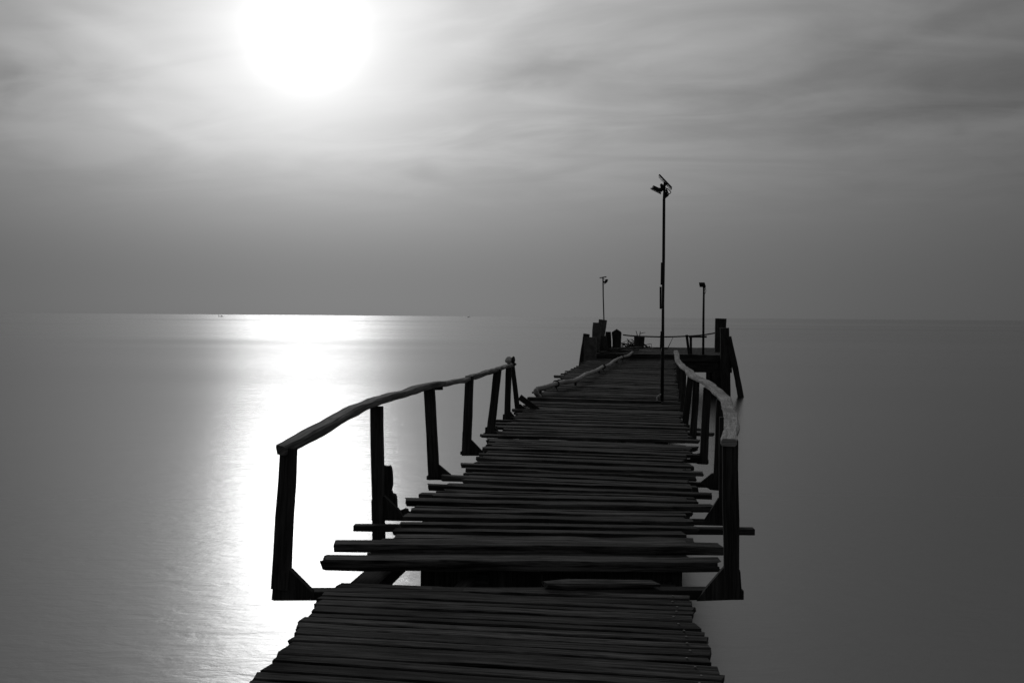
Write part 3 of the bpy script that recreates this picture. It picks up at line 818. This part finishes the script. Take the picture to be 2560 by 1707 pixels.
# right lamp on the platform front
yr_ = PLATF + .25
def D(x, y, dy=0): return aty(x, y, yr_ + dy)
LPr = empty('lamp_pole', Vector((D(1758, 886).x, yr_, ZP)), 'short lamp pole with a boxy head on the right part of the platform', 'lamp pole', 'solar lamp poles')
m3 = mpp(D(1758, 800))
b_ = newbm(); tube(b_, [Vector((D(1758, 886).x, yr_, ZP)), D(1758.6, 800), D(1759.6, 714)], [3.0 * m3, 2.8 * m3, 2.5 * m3], 10); finish('pole', b_, M_METAL, LPr)
b_ = newbm(); poly_prism(b_, [D(x, y, -.12) for x, y in [(1747.5, 706), (1761.5, 706), (1764.8, 716), (1764, 718.5), (1761, 717.5), (1749.5, 717)]], .26); finish('floodlight', b_, M_METAL, LPr)
b_ = newbm(); tube(b_, smoothpts([D(1763, 718), D(1764.5, 724), D(1764.5, 729), D(1762, 735)], 4), .009, 6); tube(b_, smoothpts([D(1762, 719), D(1764, 721), D(1762, 725)], 4), .008, 6); finish('cable', b_, M_ROPE, LPr)

# ------------------------------------------------------------------ small things near
# short thick board lying on the step
z0 = ZO
a, b = atz(1362, 1468, z0 + .055), atz(1636, 1468, z0 + .055)
ydf = a.y
a = atz(1362, 1457, ZO + .046); b = atz(1634, 1455, ZO + .046)
b_ = newbm(); ribbon(b_, [a + Vector((0, .05, -.021)), a.lerp(b, .2) + Vector((0, .06, -.021)), b + Vector((0, .055, -.021))], [.06, .125, .10], [.036, .042, .038], jit=.007, bev=.010, rag=.02, skew=(.4, .4))
tag(finish('loose_board', b_, M_DECK), 'short thick offcut board lying across the near boards just before the step', 'board')
# ragged broken board behind the second post
yb_ = yof(945, 1291) + .14
b_ = newbm()
out = [(958, 1164), (968, 1166), (973, 1163), (976, 1169), (979, 1180), (979.5, 1195), (979, 1212), (977, 1226), (979, 1234), (986, 1237), (989, 1244), (989.5, 1258), (990, 1270), (998, 1277), (1003, 1275), (1010, 1272.5), (1016, 1274), (1019, 1280), (1036, 1281), (1042, 1288), (1030, 1298), (958, 1300)]
poly_prism(b_, [aty(x, y, yb_) for x, y in out], .05, .01)
o = finish('broken_board', b_, M_TIMBER)
tag(o, 'ragged broken dark board standing behind the second post of the grey railing', 'board')
# pale bundle on the end of the grey handrail
c_ = lrail(1275, 905)
BU = empty('bundle', c_, 'small crumpled pale bundle with a dark flap on the far end of the grey handrail', 'bundle')
def blob(center, rx, ry, rz, m, name, par, seed, amt=.25, sub=3, cut=None):
    b2 = bmesh.new(); b2.loops.layers.uv.new('UVMap')
    bmesh.ops.create_icosphere(b2, subdivisions=sub, radius=1)
    for v in b2.verts:
        k = 1 + amt * noise.noise(v.co * 2.6 + Vector((seed, 0, 0))) + amt * .5 * noise.noise(v.co * 6 + Vector((0, seed, 0)))
        v.co = Vector((v.co.x * rx * k, v.co.y * ry * k, v.co.z * rz * k)) + center
    return finish(name, b2, m, par)
mm = mpp(c_)
blob(c_ + Vector((-1.5 * mm, 0, 4.5 * mm)), 10.5 * mm, .10, 9.0 * mm, M_CLOTH, 'wrapping', BU, 3.0)
blob(c_ + Vector((8.5 * mm, 0, 5.0 * mm)), 4.0 * mm, .10, 9.5 * mm, M_DARKCLOTH, 'flap', BU, 9.0)
b_ = newbm(); tube(b_, smoothpts([c_ + Vector((9 * mm, -.02, 0)), c_ + Vector((12 * mm, -.02, -2 * mm)), c_ + Vector((12 * mm, -.02, -7 * mm)), c_ + Vector((8 * mm, -.02, -6 * mm))], 4), .012, 6); finish('tie', b_, M_ROPE, BU)

# ------------------------------------------------------------------ boats on the horizon
def boat(px, py, dist, length, label, mast, cabin):
    d = ray(px, py); g = Vector((d.x, d.y, 0)).normalized() * dist
    bo = empty('fishing_boat', g, label, 'boat', 'boats on the horizon')
    b_ = newbm()
    uvl = b_.loops.layers.uv.active
    secs = [(-.5, .02, .75), (-.35, .12, .55), (0, .17, .42), (.35, .14, .45), (.5, .08, .6)]
    rings = []
    for (s, hw, fr) in secs:
        x = s * length
        rings.append([b_.verts.new(g + Vector((x, -hw * length, fr * length * .16))), b_.verts.new(g + Vector((x, -hw * .5 * length, -.1))),
                      b_.verts.new(g + Vector((x, hw * .5 * length, -.1))), b_.verts.new(g + Vector((x, hw * length, fr * length * .16)))])
    for a, c in zip(rings, rings[1:]):
        for k in range(3): b_.faces.new((a[k], a[k + 1], c[k + 1], c[k]))
        b_.faces.new((a[3], a[0], c[0], c[3]))
    b_.faces.new(rings[0]); b_.faces.new(rings[-1])
    finish('hull', b_, M_HULL, bo)
    b_ = newbm(); tube(b_, [g + Vector((mast * length, 0, .05 * length)), g + Vector((mast * length, 0, .42 * length))], .035 * length, 6); finish('mast', b_, M_HULL, bo)
    b_ = newbm(); ribbon(b_, [g + Vector((cabin * length - .1 * length, 0, .12 * length)), g + Vector((cabin * length + .1 * length, 0, .12 * length))], .15 * length, .12 * length, jit=0, bev=.05, step=99); finish('cabin', b_, M_HULL, bo)
boat(552, 786, 1300, 7.0, 'small dark boat on the horizon at the edge of the sun glare', -.42, .1)
boat(1172, 790, 2600, 9.5, 'tiny faint boat on the horizon between the sun glare and the platform', .15, -.1)
